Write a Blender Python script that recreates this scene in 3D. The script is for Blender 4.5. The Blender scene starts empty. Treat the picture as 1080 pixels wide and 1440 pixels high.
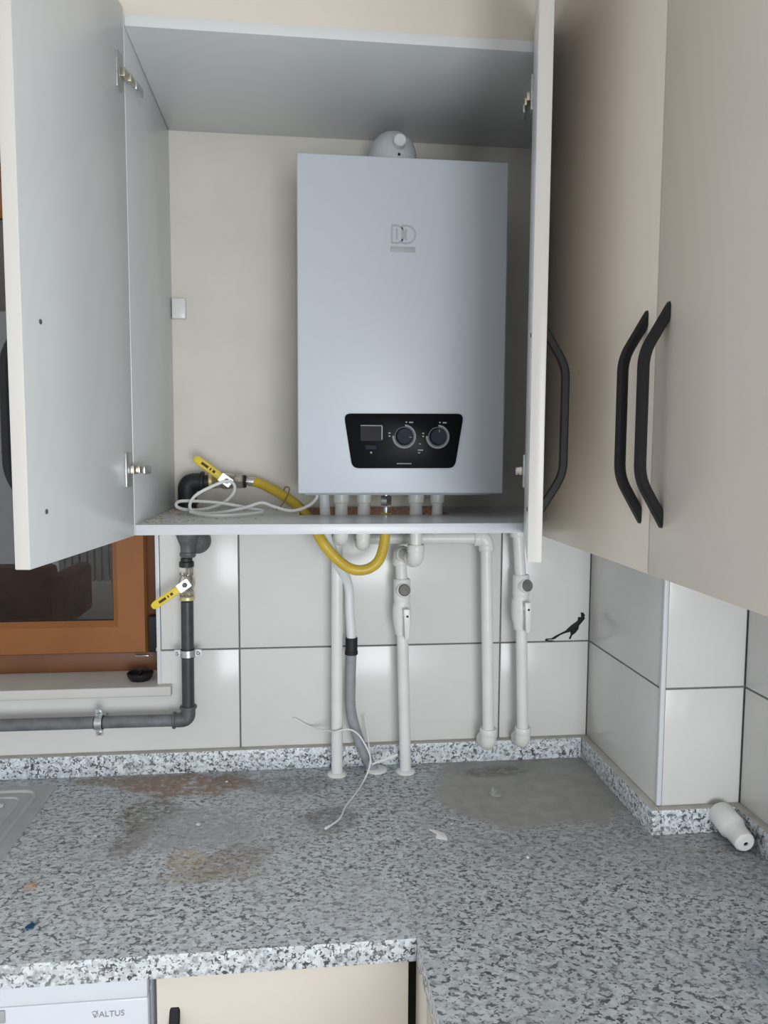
import bpy, bmesh, math, random
from mathutils import Vector, Matrix
random.seed(7)
S = bpy.context.scene
COL = S.collection

# ------------------------------------------------------------------ camera
YAW, PITCH, ROLL = 0.1065, -0.0820, 0.0056
cam_d = bpy.data.cameras.new('camera'); cam = bpy.data.objects.new('camera', cam_d); COL.objects.link(cam)
fw = Vector((math.sin(YAW)*math.cos(PITCH), math.cos(YAW)*math.cos(PITCH), math.sin(PITCH)))
rt = Vector((math.cos(YAW), -math.sin(YAW), 0)); up = rt.cross(fw)
rt = rt*math.cos(ROLL) + up*math.sin(ROLL); up = rt.cross(fw)
M = Matrix((rt, up, -fw)).transposed().to_4x4(); M.translation = (-0.2094, -1.645, 1.6196)
cam.matrix_world = M
cam_d.sensor_fit = 'HORIZONTAL'; cam_d.sensor_width = 36; cam_d.lens = 36*1030.96/1080; cam_d.clip_start = .02
S.camera = cam

# ------------------------------------------------------------------ world and light
w = bpy.data.worlds.new('daylight'); S.world = w; w.use_nodes = True
w.node_tree.nodes['Background'].inputs[0].default_value = (.90, .95, 1.0, 1)
w.node_tree.nodes['Background'].inputs[1].default_value = .80
def area(name, loc, target, sx, sy, power, col):
    l = bpy.data.lights.new(name, 'AREA'); l.shape = 'RECTANGLE'; l.size = sx; l.size_y = sy; l.energy = power; l.color = col
    o = bpy.data.objects.new(name, l); COL.objects.link(o); o.location = loc
    o.rotation_euler = (Vector(target)-Vector(loc)).to_track_quat('-Z', 'Y').to_euler()
    return o
area('window_daylight', (.30, -3.3, 1.22), (-.3, 0, 1.1), 1.0, 1.05, 44, (.93, .97, 1.0))
S.view_settings.view_transform = 'Standard'; S.view_settings.look = 'None'
S.view_settings.exposure = 0.27; S.view_settings.gamma = 1.0; S.view_settings.use_curve_mapping = False

# ------------------------------------------------------------------ materials
MATS = {}
def mat(name, col, rough=.5, metal=0., spec=.5, noise=0., nscale=20., bump=0., bscale=60., coat=0., trans=0., ior=1.45):
    m = bpy.data.materials.new(name); m.use_nodes = True; nt = m.node_tree; b = nt.nodes['Principled BSDF']
    b.inputs['Base Color'].default_value = (*col, 1); b.inputs['Roughness'].default_value = rough
    b.inputs['Metallic'].default_value = metal; b.inputs['Specular IOR Level'].default_value = spec
    b.inputs['Coat Weight'].default_value = coat; b.inputs['Transmission Weight'].default_value = trans; b.inputs['IOR'].default_value = ior
    g = nt.nodes.new('ShaderNodeNewGeometry')
    if noise:
        n = nt.nodes.new('ShaderNodeTexNoise'); n.inputs['Scale'].default_value = nscale; n.inputs['Detail'].default_value = 4
        nt.links.new(g.outputs['Position'], n.inputs['Vector'])
        r = nt.nodes.new('ShaderNodeValToRGB'); r.color_ramp.elements[0].position = .3; r.color_ramp.elements[1].position = .7
        r.color_ramp.elements[0].color = (*[c*(1-noise) for c in col], 1); r.color_ramp.elements[1].color = (*[min(1, c*(1+noise*.5)) for c in col], 1)
        nt.links.new(n.outputs['Fac'], r.inputs['Fac']); nt.links.new(r.outputs['Color'], b.inputs['Base Color'])
    if bump:
        n = nt.nodes.new('ShaderNodeTexNoise'); n.inputs['Scale'].default_value = bscale; n.inputs['Detail'].default_value = 2
        nt.links.new(g.outputs['Position'], n.inputs['Vector'])
        bp = nt.nodes.new('ShaderNodeBump'); bp.inputs['Strength'].default_value = bump; bp.inputs['Distance'].default_value = .002
        nt.links.new(n.outputs['Fac'], bp.inputs['Height']); nt.links.new(bp.outputs['Normal'], b.inputs['Normal'])
    MATS[name] = m; return m

mat('plaster', (.70, .665, .60), .8, noise=.06, nscale=6, bump=.08, bscale=90)
mat('ceiling_paint', (.78, .77, .74), .8, noise=.03)
mat('floor_tile', (.52, .47, .42), .35, noise=.1, nscale=4)
mat('tile_glaze', (.69, .68, .66), .20, spec=.35, noise=.03, nscale=5, bump=.10, bscale=9)
mat('grout', (.17, .17, .17), .9, noise=.2, nscale=80)
mat('white_melamine', (.74, .765, .775), .28, noise=.015, nscale=5)
mat('cream_lacquer', (.75, .688, .61), .25, noise=.02, nscale=4)
mat('edge_band', (.64, .62, .585), .3)
mat('chipboard', (.27, .15, .105), .9, noise=.35, nscale=140, bump=.3, bscale=250)
mat('boiler_white', (.54, .58, .635), .36, noise=.012, nscale=6)
mat('boiler_under', (.30, .31, .32), .6)
mat('logo_grey', (.40, .415, .43), .4)
mat('panel_black', (.005, .006, .007), .25, spec=.06)
mat('panel_dark', (.018, .016, .018), .4, spec=.12)
mat('dial_blue', (.010, .017, .030), .45, spec=.15)
mat('print_grey', (.30, .31, .32), .5)
mat('chrome_ring', (.24, .255, .27), .5, spec=.3)
mat('flue_grey', (.56, .60, .63), .4)
mat('cap_white', (.72, .75, .74), .4)
mat('matt_black', (.011, .011, .012), .5, spec=.3, bump=.15, bscale=900)
mat('plastic_white', (.76, .765, .74), .3, noise=.03, nscale=30)
mat('pipe_plastic', (.74, .745, .72), .33, noise=.05, nscale=25)
mat('valve_cap', (.17, .165, .15), .45, noise=.2, nscale=60)
mat('hose_white', (.72, .745, .76), .4)
mat('hose_grey', (.29, .305, .325), .45, noise=.1, nscale=60)
mat('hose_yellow', (.60, .42, .045), .36, noise=.12, nscale=35, bump=.1, bscale=400)
mat('lever_yellow', (.76, .56, .035), .35)
mat('lever_print', (.05, .03, .01), .6)
mat('steel', (.62, .63, .63), .25, metal=1.)
mat('nickel', (.60, .55, .47), .28, metal=1.)
mat('brass', (.70, .60, .32), .35, metal=.5)
mat('zinc', (.58, .60, .60), .38, metal=.85, noise=.2, nscale=200)
mat('iron_black', (.022, .023, .025), .5, noise=.3, nscale=80, bump=.15, bscale=300)
mat('iron_grey', (.125, .125, .125), .48, metal=.25, noise=.25, nscale=60, bump=.2, bscale=250)
mat('pipe_paint', (.045, .05, .055), .4, noise=.25, nscale=60)
mat('pipe_primer', (.15, .16, .17), .5, noise=.3, nscale=40)
mat('rubber', (.012, .012, .013), .6)
mat('window_brown', (.275, .105, .030), .35, noise=.16, nscale=9, bump=.08, bscale=80)
mat('window_brown_shaded', (.16, .06, .022), .5, noise=.15, nscale=14)  # shaded copy of the sash brown: recess shade put into the outer frame colour
mat('sill_stone', (.60, .585, .56), .45, noise=.05, nscale=12)
mat('dark_box_black', (.012, .011, .010), .9)  # near-black so that nothing shows through the pane
mat('sofa_brown', (.34, .23, .18), .9, noise=.25, nscale=8)
mat('radiator_white', (.8, .8, .78), .3)
mat('appliance_white', (.72, .77, .83), .25)
mat('appliance_print', (.28, .30, .33), .5)
mat('plinth_and_gap_shade', (.20, .215, .235), .6)  # grey of the plinths, also used as painted shade in the appliance gap
mat('drainer_steel', (.50, .51, .525), .6, metal=0., noise=.1, nscale=25)
mat('dust_cement', (.52, .50, .465), .95, noise=.12, nscale=45, bump=.3, bscale=200)
mat('wire_white', (.74, .74, .72), .45)
mat('tie_brown', (.22, .12, .06), .6)
mat('chip_white', (.82, .82, .82), .5)
mat('blue_scrap', (.015, .07, .16), .5)
mat('sawdust', (.50, .37, .27), .95, noise=.3, nscale=300)
mat('wood_crumb', (.66, .42, .24), .9)
mat('clear_plastic', (.80, .80, .78), .12, trans=.75)
mat('smear_black', (.004, .004, .004), .7, bump=.3, bscale=300)
mat('trim_white', (.64, .665, .70), .3)
# window glass
gm = mat('glass', (1, 1, 1), .0, trans=1., ior=1.8)

def N(nt, t, **kw):
    n = nt.nodes.new(t)
    for k, v in kw.items(): setattr(n, k, v)
    return n
def granite(name, rot, stretch, dusty):
    m = bpy.data.materials.new(name); m.use_nodes = True; nt = m.node_tree; b = nt.nodes['Principled BSDF']; L = nt.links.new
    g = N(nt, 'ShaderNodeNewGeometry'); mp = N(nt, 'ShaderNodeMapping'); mp.inputs['Rotation'].default_value = (0, 0, rot); mp.inputs['Scale'].default_value = stretch
    L(g.outputs['Position'], mp.inputs['Vector'])
    def noise(scale, det=3., dist=0., src=None, off=0.):
        n = N(nt, 'ShaderNodeTexNoise'); n.inputs['Scale'].default_value = scale; n.inputs['Detail'].default_value = det; n.inputs['Distortion'].default_value = dist
        if off:
            a = N(nt, 'ShaderNodeVectorMath', operation='ADD'); a.inputs[1].default_value = (off, off*.7, off*1.3); L(src or mp.outputs['Vector'], a.inputs[0]); L(a.outputs[0], n.inputs['Vector'])
        else: L(src or mp.outputs['Vector'], n.inputs['Vector'])
        return n.outputs['Fac']
    def mrange(v, a, c, lo=0., hi=1.):
        n = N(nt, 'ShaderNodeMapRange'); n.interpolation_type = 'SMOOTHSTEP'; n.inputs['From Min'].default_value = a; n.inputs['From Max'].default_value = c
        n.inputs['To Min'].default_value = lo; n.inputs['To Max'].default_value = hi; L(v, n.inputs['Value']); return n.outputs['Result']
    def math_(op, a, c=None):
        n = N(nt, 'ShaderNodeMath', operation=op)
        for i, v in enumerate((a, c)):
            if v is None: continue
            if isinstance(v, (int, float)): n.inputs[i].default_value = v
            else: L(v, n.inputs[i])
        return n.outputs[0]
    def mix(f, a, c):
        n = N(nt, 'ShaderNodeMix', data_type='RGBA')
        if isinstance(f, (int, float)): n.inputs[0].default_value = f
        else: L(f, n.inputs[0])
        for i, v in ((6, a), (7, c)):
            if isinstance(v, tuple): n.inputs[i].default_value = (*v, 1)
            else: L(v, n.inputs[i])
        return n.outputs[2]
    dv = N(nt, 'ShaderNodeTexNoise'); dv.inputs['Scale'].default_value = 70; dv.inputs['Detail'].default_value = 2; L(mp.outputs['Vector'], dv.inputs['Vector'])
    sc = N(nt, 'ShaderNodeVectorMath', operation='SCALE'); L(dv.outputs['Color'], sc.inputs[0]); sc.inputs['Scale'].default_value = .013
    ad = N(nt, 'ShaderNodeVectorMath', operation='ADD'); L(mp.outputs['Vector'], ad.inputs[0]); L(sc.outputs[0], ad.inputs[1])
    def vor(scale, feat, out):
        v = N(nt, 'ShaderNodeTexVoronoi', feature=feat); v.inputs['Scale'].default_value = scale; L(ad.outputs[0], v.inputs['Vector']); return v.outputs[out]
    hs = N(nt, 'ShaderNodeSeparateColor'); L(vor(140, 'F1', 'Color'), hs.inputs[0])
    base = mix(mrange(hs.outputs[0], .05, .95), (.55, .59, .625), (.74, .785, .825))
    base = mix(mrange(noise(85, 3, off=5.), .52, .70), base, (.36, .375, .40))
    seam = mrange(vor(140, 'DISTANCE_TO_EDGE', 'Distance'), .06, .24, 1., 0.)
    seam = math_('MULTIPLY', seam, mrange(noise(115, 2, off=23.), .52, .58))
    flecks = mrange(noise(165, 2, .5, off=31.), .61, .66)
    dark = math_('MAXIMUM', seam, flecks)
    dark = math_('MULTIPLY', dark, mrange(noise(16, 3, off=41.), .35, .6, .72, 1.))
    col = mix(math_('MULTIPLY', dark, .95), base, (.035, .038, .042))
    if dusty:
        sp = N(nt, 'ShaderNodeSeparateXYZ'); L(g.outputs['Position'], sp.inputs[0]); px, py = sp.outputs[0], sp.outputs[1]
        pos = g.outputs['Position']
        def blob(cx, cy, rx, ry, sharp=.25, nsc=14., amp=1.1, rot=0.):
            ca, sa = math.cos(rot), math.sin(rot)
            dx, dy = math_('SUBTRACT', px, cx), math_('SUBTRACT', py, cy)
            u = math_('ADD', math_('MULTIPLY', dx, ca/rx), math_('MULTIPLY', dy, sa/rx)); v = math_('ADD', math_('MULTIPLY', dx, -sa/ry), math_('MULTIPLY', dy, ca/ry))
            d = math_('SQRT', math_('ADD', math_('MULTIPLY', u, u), math_('MULTIPLY', v, v)))
            d = math_('ADD', d, math_('MULTIPLY', math_('SUBTRACT', noise(nsc, 5, src=pos, off=cx*9+2.), .5), amp))
            return math_('MULTIPLY', mrange(d, 1-sharp, 1+sharp, 1., 0.), mrange(noise(75, 3, src=pos, off=cy*7+4.), .36, .56, .35 if amp > .6 else .9, 1.))
        # thin film of dust everywhere, thicker in clouds
        film = math_('ADD', .14 if rot == 0 else .03, mrange(noise(7, 5, src=pos, off=3.), .40, .70, 0., .34 if rot == 0 else .26))
        col = mix(film, col, (.46, .475, .515))
        for (cx, cy, rx, ry, a, c, rot) in [
            (-.47, -.075, .14, .055, .82, (.29, .155, .08), -.1), (-.60, -.045, .12, .022, .75, (.30, .225, .15), 0.), (-.37, -.07, .05, .04, .6, (.20, .14, .085), 0),
            (-.52, -.20, .055, .075, .62, (.145, .12, .08), .1), (-.53, -.30, .03, .055, .55, (.16, .13, .09), -.4),
            (-.34, -.385, .075, .045, .55, (.26, .20, .13), .5), (-.425, -.38, .035, .035, .60, (.50, .38, .25), 0), (-.37, -.43, .10, .02, .4, (.36, .28, .18), 0),
            (-.42, -.27, .11, .075, .72, (.42, .425, .435), 0), (-.665, -.435, .012, .014, .7, (.62, .36, .2), 0), (-.16, -.255, .06, .05, .62, (.12, .118, .09), .3), (-.24, -.10, .09, .05, .5, (.13, .13, .12), 0),
            (-.28, -.30, .14, .06, .35, (.40, .41, .43), 0)]:
            col = mix(math_('MULTIPLY', blob(cx, cy, rx, ry, rot=rot), a), col, c)
        d1 = blob(.27, -.13, .215, .20, sharp=.10, nsc=9, amp=.55)
        d2 = blob(.27, -.22, .27, .22, sharp=.5, nsc=16, amp=.9)
        dn = mix(mrange(noise(30, 4, src=pos, off=8.), .35, .7), (.36, .35, .325), (.43, .42, .395))
        col = mix(math_('MULTIPLY', d2, .55), col, (.32, .315, .30)); col = mix(math_('MULTIPLY', d1, .97), col, dn)
        col = mix(math_('MULTIPLY', blob(.215, -.075, .075, .025, sharp=.4), .65), col, (.13, .105, .085))
        col = mix(math_('MULTIPLY', blob(.445, -.755, .05, .055, sharp=.6), .6), col, (.20, .28, .38))
        col = mix(math_('MULTIPLY', blob(.55, -.47, .16, .09, sharp=.5), .5), col, (.32, .30, .28))
    L(col, b.inputs['Base Color']); b.inputs['Roughness'].default_value = .55 if dusty else .35
    MATS[name] = m
granite('granite_slab', 0., (.75, 1.05, 1), True)
granite('granite_slab_turned', .7, (.72, 1.0, 1), True)
granite('granite_edge', 0., (1, 1, 1), False)

# ------------------------------------------------------------------ mesh helpers (world coordinates)
def box(x0, x1, y0, y1, z0, z1, bev=0., bm=None, seg=2):
    nb = bmesh.new()
    vs = [nb.verts.new((x, y, z)) for x in (x0, x1) for y in (y0, y1) for z in (z0, z1)]
    for f in ((0,1,3,2), (4,6,7,5), (0,4,5,1), (2,3,7,6), (0,2,6,4), (1,5,7,3)): nb.faces.new([vs[i] for i in f])
    if bev: bmesh.ops.bevel(nb, geom=nb.edges[:], offset=bev, segments=seg, affect='EDGES', profile=.5)
    return join(bm, nb)
def join(bm, nb):
    if bm is None: return nb
    t = bpy.data.meshes.new('t'); nb.to_mesh(t); bm.from_mesh(t); bpy.data.meshes.remove(t); nb.free(); return bm
def frame(d):
    d = Vector(d).normalized(); a = Vector((0, 0, 1)) if abs(d.z) < .9 else Vector((1, 0, 0))
    u = d.cross(a).normalized(); return d, u, u.cross(d)
def lathe(o, d, prof, seg=24, bm=None):
    """prof: (radius, distance along d); closed at radius 0 ends"""
    nb = bmesh.new(); o = Vector(o); d, u, v = frame(d); rings = []
    for r, h in prof:
        if r < 1e-6: rings.append([nb.verts.new(o+d*h)])
        else: rings.append([nb.verts.new(o+d*h+(u*math.cos(2*math.pi*k/seg)+v*math.sin(2*math.pi*k/seg))*r) for k in range(seg)])
    for a, c in zip(rings, rings[1:]):
        for k in range(seg):
            k2 = (k+1) % seg
            q = [a[k % len(a)], a[k2 % len(a)], c[k2 % len(c)], c[k % len(c)]]
            q = list(dict.fromkeys(q))
            if len(q) > 2: nb.faces.new(q)
    if len(rings[0]) > 1: nb.faces.new(rings[0][::-1])
    if len(rings[-1]) > 1: nb.faces.new(rings[-1])
    bmesh.ops.recalc_face_normals(nb, faces=nb.faces[:])
    return join(bm, nb)
def cyl(a, c, r, seg=24, bm=None, bev=.001):
    a, c = Vector(a), Vector(c); L = (c-a).length; e = min(bev, r*.4, L*.4)
    return lathe(a, c-a, [(0, 0), (r-e, 0), (r, e), (r, L-e), (r-e, L), (0, L)], seg, bm)
def smooth(pts, n=8):
    P = [Vector(p) for p in pts]; P = [P[0]*2-P[1]] + P + [P[-1]*2-P[-2]]; out = []
    for i in range(1, len(P)-2):
        a, b, c, d = P[i-1:i+3]
        for k in range(n):
            t = k/n
            out.append(.5*((2*b)+(c-a)*t+(2*a-5*b+4*c-d)*t*t+(3*b-a-3*c+d)*t**3))
    out.append(P[-2]); return out
def fillet(pts, rad, n=6):
    P = [Vector(p) for p in pts]; out = [P[0]]
    for i in range(1, len(P)-1):
        a, b, c = P[i-1:i+2]; r = min(rad, (a-b).length*.49, (c-b).length*.49)
        s, e = b+(a-b).normalized()*r, b+(c-b).normalized()*r
        for k in range(n+1): t = k/n; out.append(s*(1-t)**2+b*2*t*(1-t)+e*t*t)
    out.append(P[-1]); return out
def tube(pts, r, seg=14, bm=None, round_end=False):
    nb = bmesh.new(); P = [Vector(p) for p in pts]; rings = []; u = None
    for i, p in enumerate(P):
        t = (P[min(i+1, len(P)-1)]-P[max(i-1, 0)]).normalized()
        if u is None: u = frame(t)[1]
        u = (u-t*u.dot(t)).normalized(); v = t.cross(u); rr = r(i/(len(P)-1)) if callable(r) else r
        rings.append([nb.verts.new(p+(u*math.cos(2*math.pi*k/seg)+v*math.sin(2*math.pi*k/seg))*rr) for k in range(seg)])
    for a, c in zip(rings, rings[1:]):
        for k in range(seg): nb.faces.new((a[k], a[(k+1) % seg], c[(k+1) % seg], c[k]))
    nb.faces.new(rings[0][::-1]); nb.faces.new(rings[-1])
    bmesh.ops.recalc_face_normals(nb, faces=nb.faces[:])
    return join(bm, nb)
def prism(poly, o, u, v, depth, bm=None, bev=0.):
    """2D polygon in plane (o,u,v) extruded by depth along u x v"""
    nb = bmesh.new(); o, u, v = Vector(o), Vector(u).normalized(), Vector(v).normalized(); n = u.cross(v)
    a = [nb.verts.new(o+u*x+v*y) for x, y in poly]; c = [nb.verts.new(o+u*x+v*y+n*depth) for x, y in poly]
    top = nb.faces.new(c); nb.faces.new(a[::-1])
    for i in range(len(poly)): j = (i+1) % len(poly); nb.faces.new((a[i], a[j], c[j], c[i]))
    bmesh.ops.recalc_face_normals(nb, faces=nb.faces[:])
    if bev: bmesh.ops.bevel(nb, geom=top.edges[:], offset=bev, segments=2, affect='EDGES', profile=.5)
    return join(bm, nb)
def rpoly(pts, r, n=5): return [(p.x, p.y) for p in fillet_closed(pts, r, n)]
def fillet_closed(pts, rad, n):
    P = [Vector((x, y, 0)) for x, y in pts]; out = []
    for i in range(len(P)):
        a, b, c = P[i-1], P[i], P[(i+1) % len(P)]; r = min(rad, (a-b).length*.49, (c-b).length*.49)
        s, e = b+(a-b).normalized()*r, b+(c-b).normalized()*r
        for k in range(n+1): t = k/n; out.append(s*(1-t)**2+b*2*t*(1-t)+e*t*t)
    return out
def ring(o, d, r0, r1, depth, a0=0., a1=2*math.pi, seg=32, bm=None):
    d, u, v = frame(d)
    nb = bmesh.new(); full = abs(a1-a0) > 6.28; n = seg; o = Vector(o); Q = []
    for k in range(n if full else n+1):
        a = a0+(a1-a0)*k/n; e = u*math.cos(a)+v*math.sin(a)
        Q.append([nb.verts.new(o+e*r0), nb.verts.new(o+e*r1), nb.verts.new(o+e*r1+d*depth), nb.verts.new(o+e*r0+d*depth)])
    for k in range(n):
        a, c = Q[k], Q[(k+1) % len(Q)]
        for i in range(4): nb.faces.new((a[i], a[(i+1) % 4], c[(i+1) % 4], c[i]))
    if not full: nb.faces.new(Q[0]); nb.faces.new(Q[-1][::-1])
    bmesh.ops.recalc_face_normals(nb, faces=nb.faces[:])
    return join(bm, nb)

# ------------------------------------------------------------------ object helpers
def link(name, bm, m, parent=None, origin=None, sharp=35):
    me = bpy.data.meshes.new(name)
    if origin is None:
        if parent is not None: origin = parent['_w']
        else:
            xs = [v.co for v in bm.verts]; origin = (sum(c.x for c in xs)/len(xs), sum(c.y for c in xs)/len(xs), min(c.z for c in xs))
    origin = Vector(origin)
    bmesh.ops.translate(bm, verts=bm.verts[:], vec=-origin)
    bm.to_mesh(me); bm.free()
    for k in (m if isinstance(m, (list, tuple)) else [m]): me.materials.append(MATS[k])
    me.polygons.foreach_set('use_smooth', [True]*len(me.polygons)); me.set_sharp_from_angle(angle=math.radians(sharp))
    o = bpy.data.objects.new(name, me); COL.objects.link(o); o['_w'] = tuple(origin)
    if parent is not None: o.parent = parent
    else: o.location = origin
    return o
def tag(o, label, cat, group=None):
    o['label'] = label; o['category'] = cat
    if group: o['group'] = group
    return o
def thing(name, label, cat, loc, group=None):
    o = bpy.data.objects.new(name, None); COL.objects.link(o); o.empty_display_size = .05; o.location = loc; o['_w'] = tuple(loc)
    return tag(o, label, cat, group)
def structure(o): o['kind'] = 'structure'; return o
def text_bm(s, o, u, v, height, depth=.0006):
    cu = bpy.data.curves.new('lettering', 'FONT'); cu.body = s; cu.size = 1; cu.extrude = .5; cu.resolution_u = 3
    ob = bpy.data.objects.new('lettering', cu); COL.objects.link(ob)
    me = ob.evaluated_get(bpy.context.evaluated_depsgraph_get()).to_mesh()
    nb = bmesh.new(); nb.from_mesh(me); ob.to_mesh_clear(); bpy.data.objects.remove(ob); bpy.data.curves.remove(cu)
    ys = [q.co.y for q in nb.verts]; k = height/(max(ys)-min(ys)); u, v = Vector(u), Vector(v); n = u.cross(v); o = Vector(o)
    for q in nb.verts: q.co = o+u*(q.co.x*k)+v*(q.co.y*k)+n*((q.co.z+.5)*depth)
    return nb

# ================================================================== THE ROOM
XC, XC2, YP = .4564, .6224, .3574          # right wall, its set-back part and the depth of the step
ZT, ZJ, ZTB = 1.476, 1.176, .949           # tile top, tile joint, tile bottom
WX, WZ0, WZ1 = -.538, 1.10, 2.25           # window opening
T = .009                                    # tile thickness, tile faces lie on the wall planes
structure(link('floor', box(-6, XC2+.4, -8, .6, -.1, 0), 'floor_tile'))
structure(link('ceiling', box(-2.6, XC2+.4, -4, .4, 2.65, 2.75), 'ceiling_paint'))
bm = box(-2.6, XC+.3, T, .22, 0, WZ0-.02)
box(WX, XC+.3, T, .22, WZ0-.02, 2.65, bm=bm); box(-1.75, WX, T, .22, WZ1, 2.65, bm=bm); box(-2.6, -1.75, T, .22, WZ0-.02, 2.65, bm=bm)
wall_back = structure(link('wall_back', bm, 'plaster', origin=(0, 0, 0)))
link('plaster_skin', box(WX, XC, 0, T, ZT+.003, 2.65), 'plaster', wall_back)
bm = box(WX, XC, .0022, T, ZTB-.05, ZT+.003); box(-2.6, WX, .0022, T, ZTB-.05, WZ0-.022, bm=bm)
link('grout', bm, 'grout', wall_back)
G = .0019
def wtile(x0, x1, z0, z1): link('tile', box(x0+G, x1-G, 0, T-.0005, z0+G, z1-G, .0008), 'tile_glaze', wall_back)
XA = -.3588
wtile(WX+.006, XA, ZJ, ZT); wtile(XA, XA+.6, ZJ, ZT); wtile(XA, XA+.6, ZTB-.03, ZJ); wtile(XA+.6, XC, ZTB-.03, ZJ); wtile(XA+.6, XC, ZJ, ZT)
# L-shaped tile cut around the window corner
link('tile', prism([(XA-.6, ZTB-.03), (XA-G, ZTB-.03), (XA-G, ZJ-G), (WX+.006, ZJ-G), (WX+.006, 1.078), (XA-.6, 1.078)], (0, T-.0005, 0), (1, 0, 0), (0, 0, 1), T-.0005, bev=.0008), 'tile_glaze', wall_back)
wtile(XA-1.2, XA-.6, ZTB-.03, 1.078); wtile(XA-1.8, XA-1.2, ZTB-.03, 1.078)
bm = box(XC+T, XC2+.4, -YP+T, .22, 0, 2.65); box(XC2+T, XC2+.4, -2.25, -YP+T, 0, 2.65, bm=bm)
wall_right = structure(link('wall_right', bm, 'plaster', origin=(XC, 0, 0)))
bm = box(XC+.0022, XC+T, -YP+.0022, 0, ZTB-.05, 1.6); box(XC+.0022, XC2+T, -YP+.0022, -YP+T, ZTB-.05, 1.6, bm=bm); box(XC2+.0022, XC2+T, -2.24, -YP+.0022, ZTB-.05, 1.6, bm=bm)
link('grout', bm, 'grout', wall_right)
for z0, z1 in ((ZTB-.03, ZJ), (ZJ, ZT)):
    link('tile', box(XC, XC+T-.0005, -YP+.006, -.002, z0+G, z1-G, .0008), 'tile_glaze', wall_right)
    link('tile', box(XC+.009, XC2-G*.6, -YP, -YP+T-.0005, z0+G, z1-G, .0008), 'tile_glaze', wall_right)
    for k in range(3):
        y1 = -YP-.004-.6*k
        link('tile', box(XC2, XC2+T-.0005, y1-.6+2*G, y1, z0+G, z1-G, .0008), 'tile_glaze', wall_right)
# white corner profile on the outside corner, white edge profile beside the window
structure(link('trim_1', prism(rpoly([(-.0015, -.0015), (.0085, -.0015), (.0085, .006), (.006, .0085), (-.0015, .0085)], .0035), (XC, -YP, .949), (1, 0, 0), (0, 1, 0), .53), 'trim_white'))
structure(link('trim_2', box(WX-.002, WX+.0065, -.002, .012, 1.085, ZT, .0015), 'trim_white'))

# ------------------------------------------------------------------ window
win = structure(thing('window_1', 'brown framed window with dark glass beside the tiled wall', 'window', (-1.15, .1, WZ0)))
def fr(x0, x1, z0, z1, wd, wb, y0, y1, bev=.003):
    bm = box(x0, x1, y0, y1, z0, z0+wb, bev); box(x0, x1, y0, y1, z1-wd, z1, bev, bm)
    box(x0, x0+wd, y0, y1, z0+wb, z1-wd, bev, bm); box(x1-wd, x1, y0, y1, z0+wb, z1-wd, bev, bm); return bm
link('frame', fr(-1.73, -.541, WZ0, WZ1, .045, .046, .105, .17), 'window_brown_shaded', win)
sx0, sx1, sz0, sz1 = -1.69, -.580, 1.146, 2.205
# sash: four mitred members with a bevelled bead toward the glass
sash = bmesh.new()
O = [(sx0, sz0), (sx1, sz0), (sx1, sz1), (sx0, sz1)]
def inset(d): return [(sx0+d, sz0+d), (sx1-d, sz0+d), (sx1-d, sz1-d), (sx0+d, sz1-d)]
L1, L2, L3, L4 = inset(.004), inset(.064), inset(.077), inset(.077)
ys = [(O, .098), (L1, .088), (L2, .088), (L3, .100), (L4, .125), (O, .125)]
rings = [[sash.verts.new((x, y, z)) for x, z in P] for P, y in ys]
for a, c in zip(rings, rings[1:]):
    for k in range(4): sash.faces.new((a[k], a[(k+1) % 4], c[(k+1) % 4], c[k]))
bmesh.ops.recalc_face_normals(sash, faces=sash.faces[:])
so = link('sash', sash, 'window_brown', win, sharp=20)
link('gasket', fr(sx0+.0745, sx1-.0745, sz0+.0745, sz1-.0745, .004, .004, .1005, .106, 0), 'rubber', win)
link('pane', box(sx0+.078, sx1-.078, .104, .108, sz0+.078, sz1-.078), 'glass', win)
hg = link('hinge', box(-.574, -.545, .080, .104, 1.150, 1.235, .003), 'rubber', win)
link('hinge_pin', cyl((-.556, .079, 1.152), (-.556, .079, 1.162), .0028), 'steel', hg)
link('latch_plate', box(-.605, -.575, .079, .088, 1.1415, 1.1435, .0005), 'steel', win)
link('window_sill', prism(rpoly([(-.022, 0), (.17, 0), (.17, -.022), (-.022, -.022)], .004), (-1.85, 0, WZ0), (0, 1, 0), (0, 0, 1), 1.342), 'sill_stone', win)
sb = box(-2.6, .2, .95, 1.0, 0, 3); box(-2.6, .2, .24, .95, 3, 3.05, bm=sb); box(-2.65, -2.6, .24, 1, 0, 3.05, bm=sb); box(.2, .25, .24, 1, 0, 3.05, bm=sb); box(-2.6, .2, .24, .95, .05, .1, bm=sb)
structure(link('wall_dark_box', sb, 'dark_box_black'))  # dark box added behind the window so the glass shows its reflections

cap = thing('rubber_cap', 'round black plastic cap lying on the window sill under the hinge', 'cap', (-.585, .035, WZ0))
link('body', lathe((-.585, .035, WZ0), (0, 0, 1), [(0, 0), (.021, 0), (.026, .006), (.029, .013), (.029, .017), (.026, .018), (.0245, .012), (0, .011)], 32), 'matt_black', cap)
link('rib', box(-.587, -.583, .014, .056, WZ0+.011, WZ0+.0165, .001), 'matt_black', cap)

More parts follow.
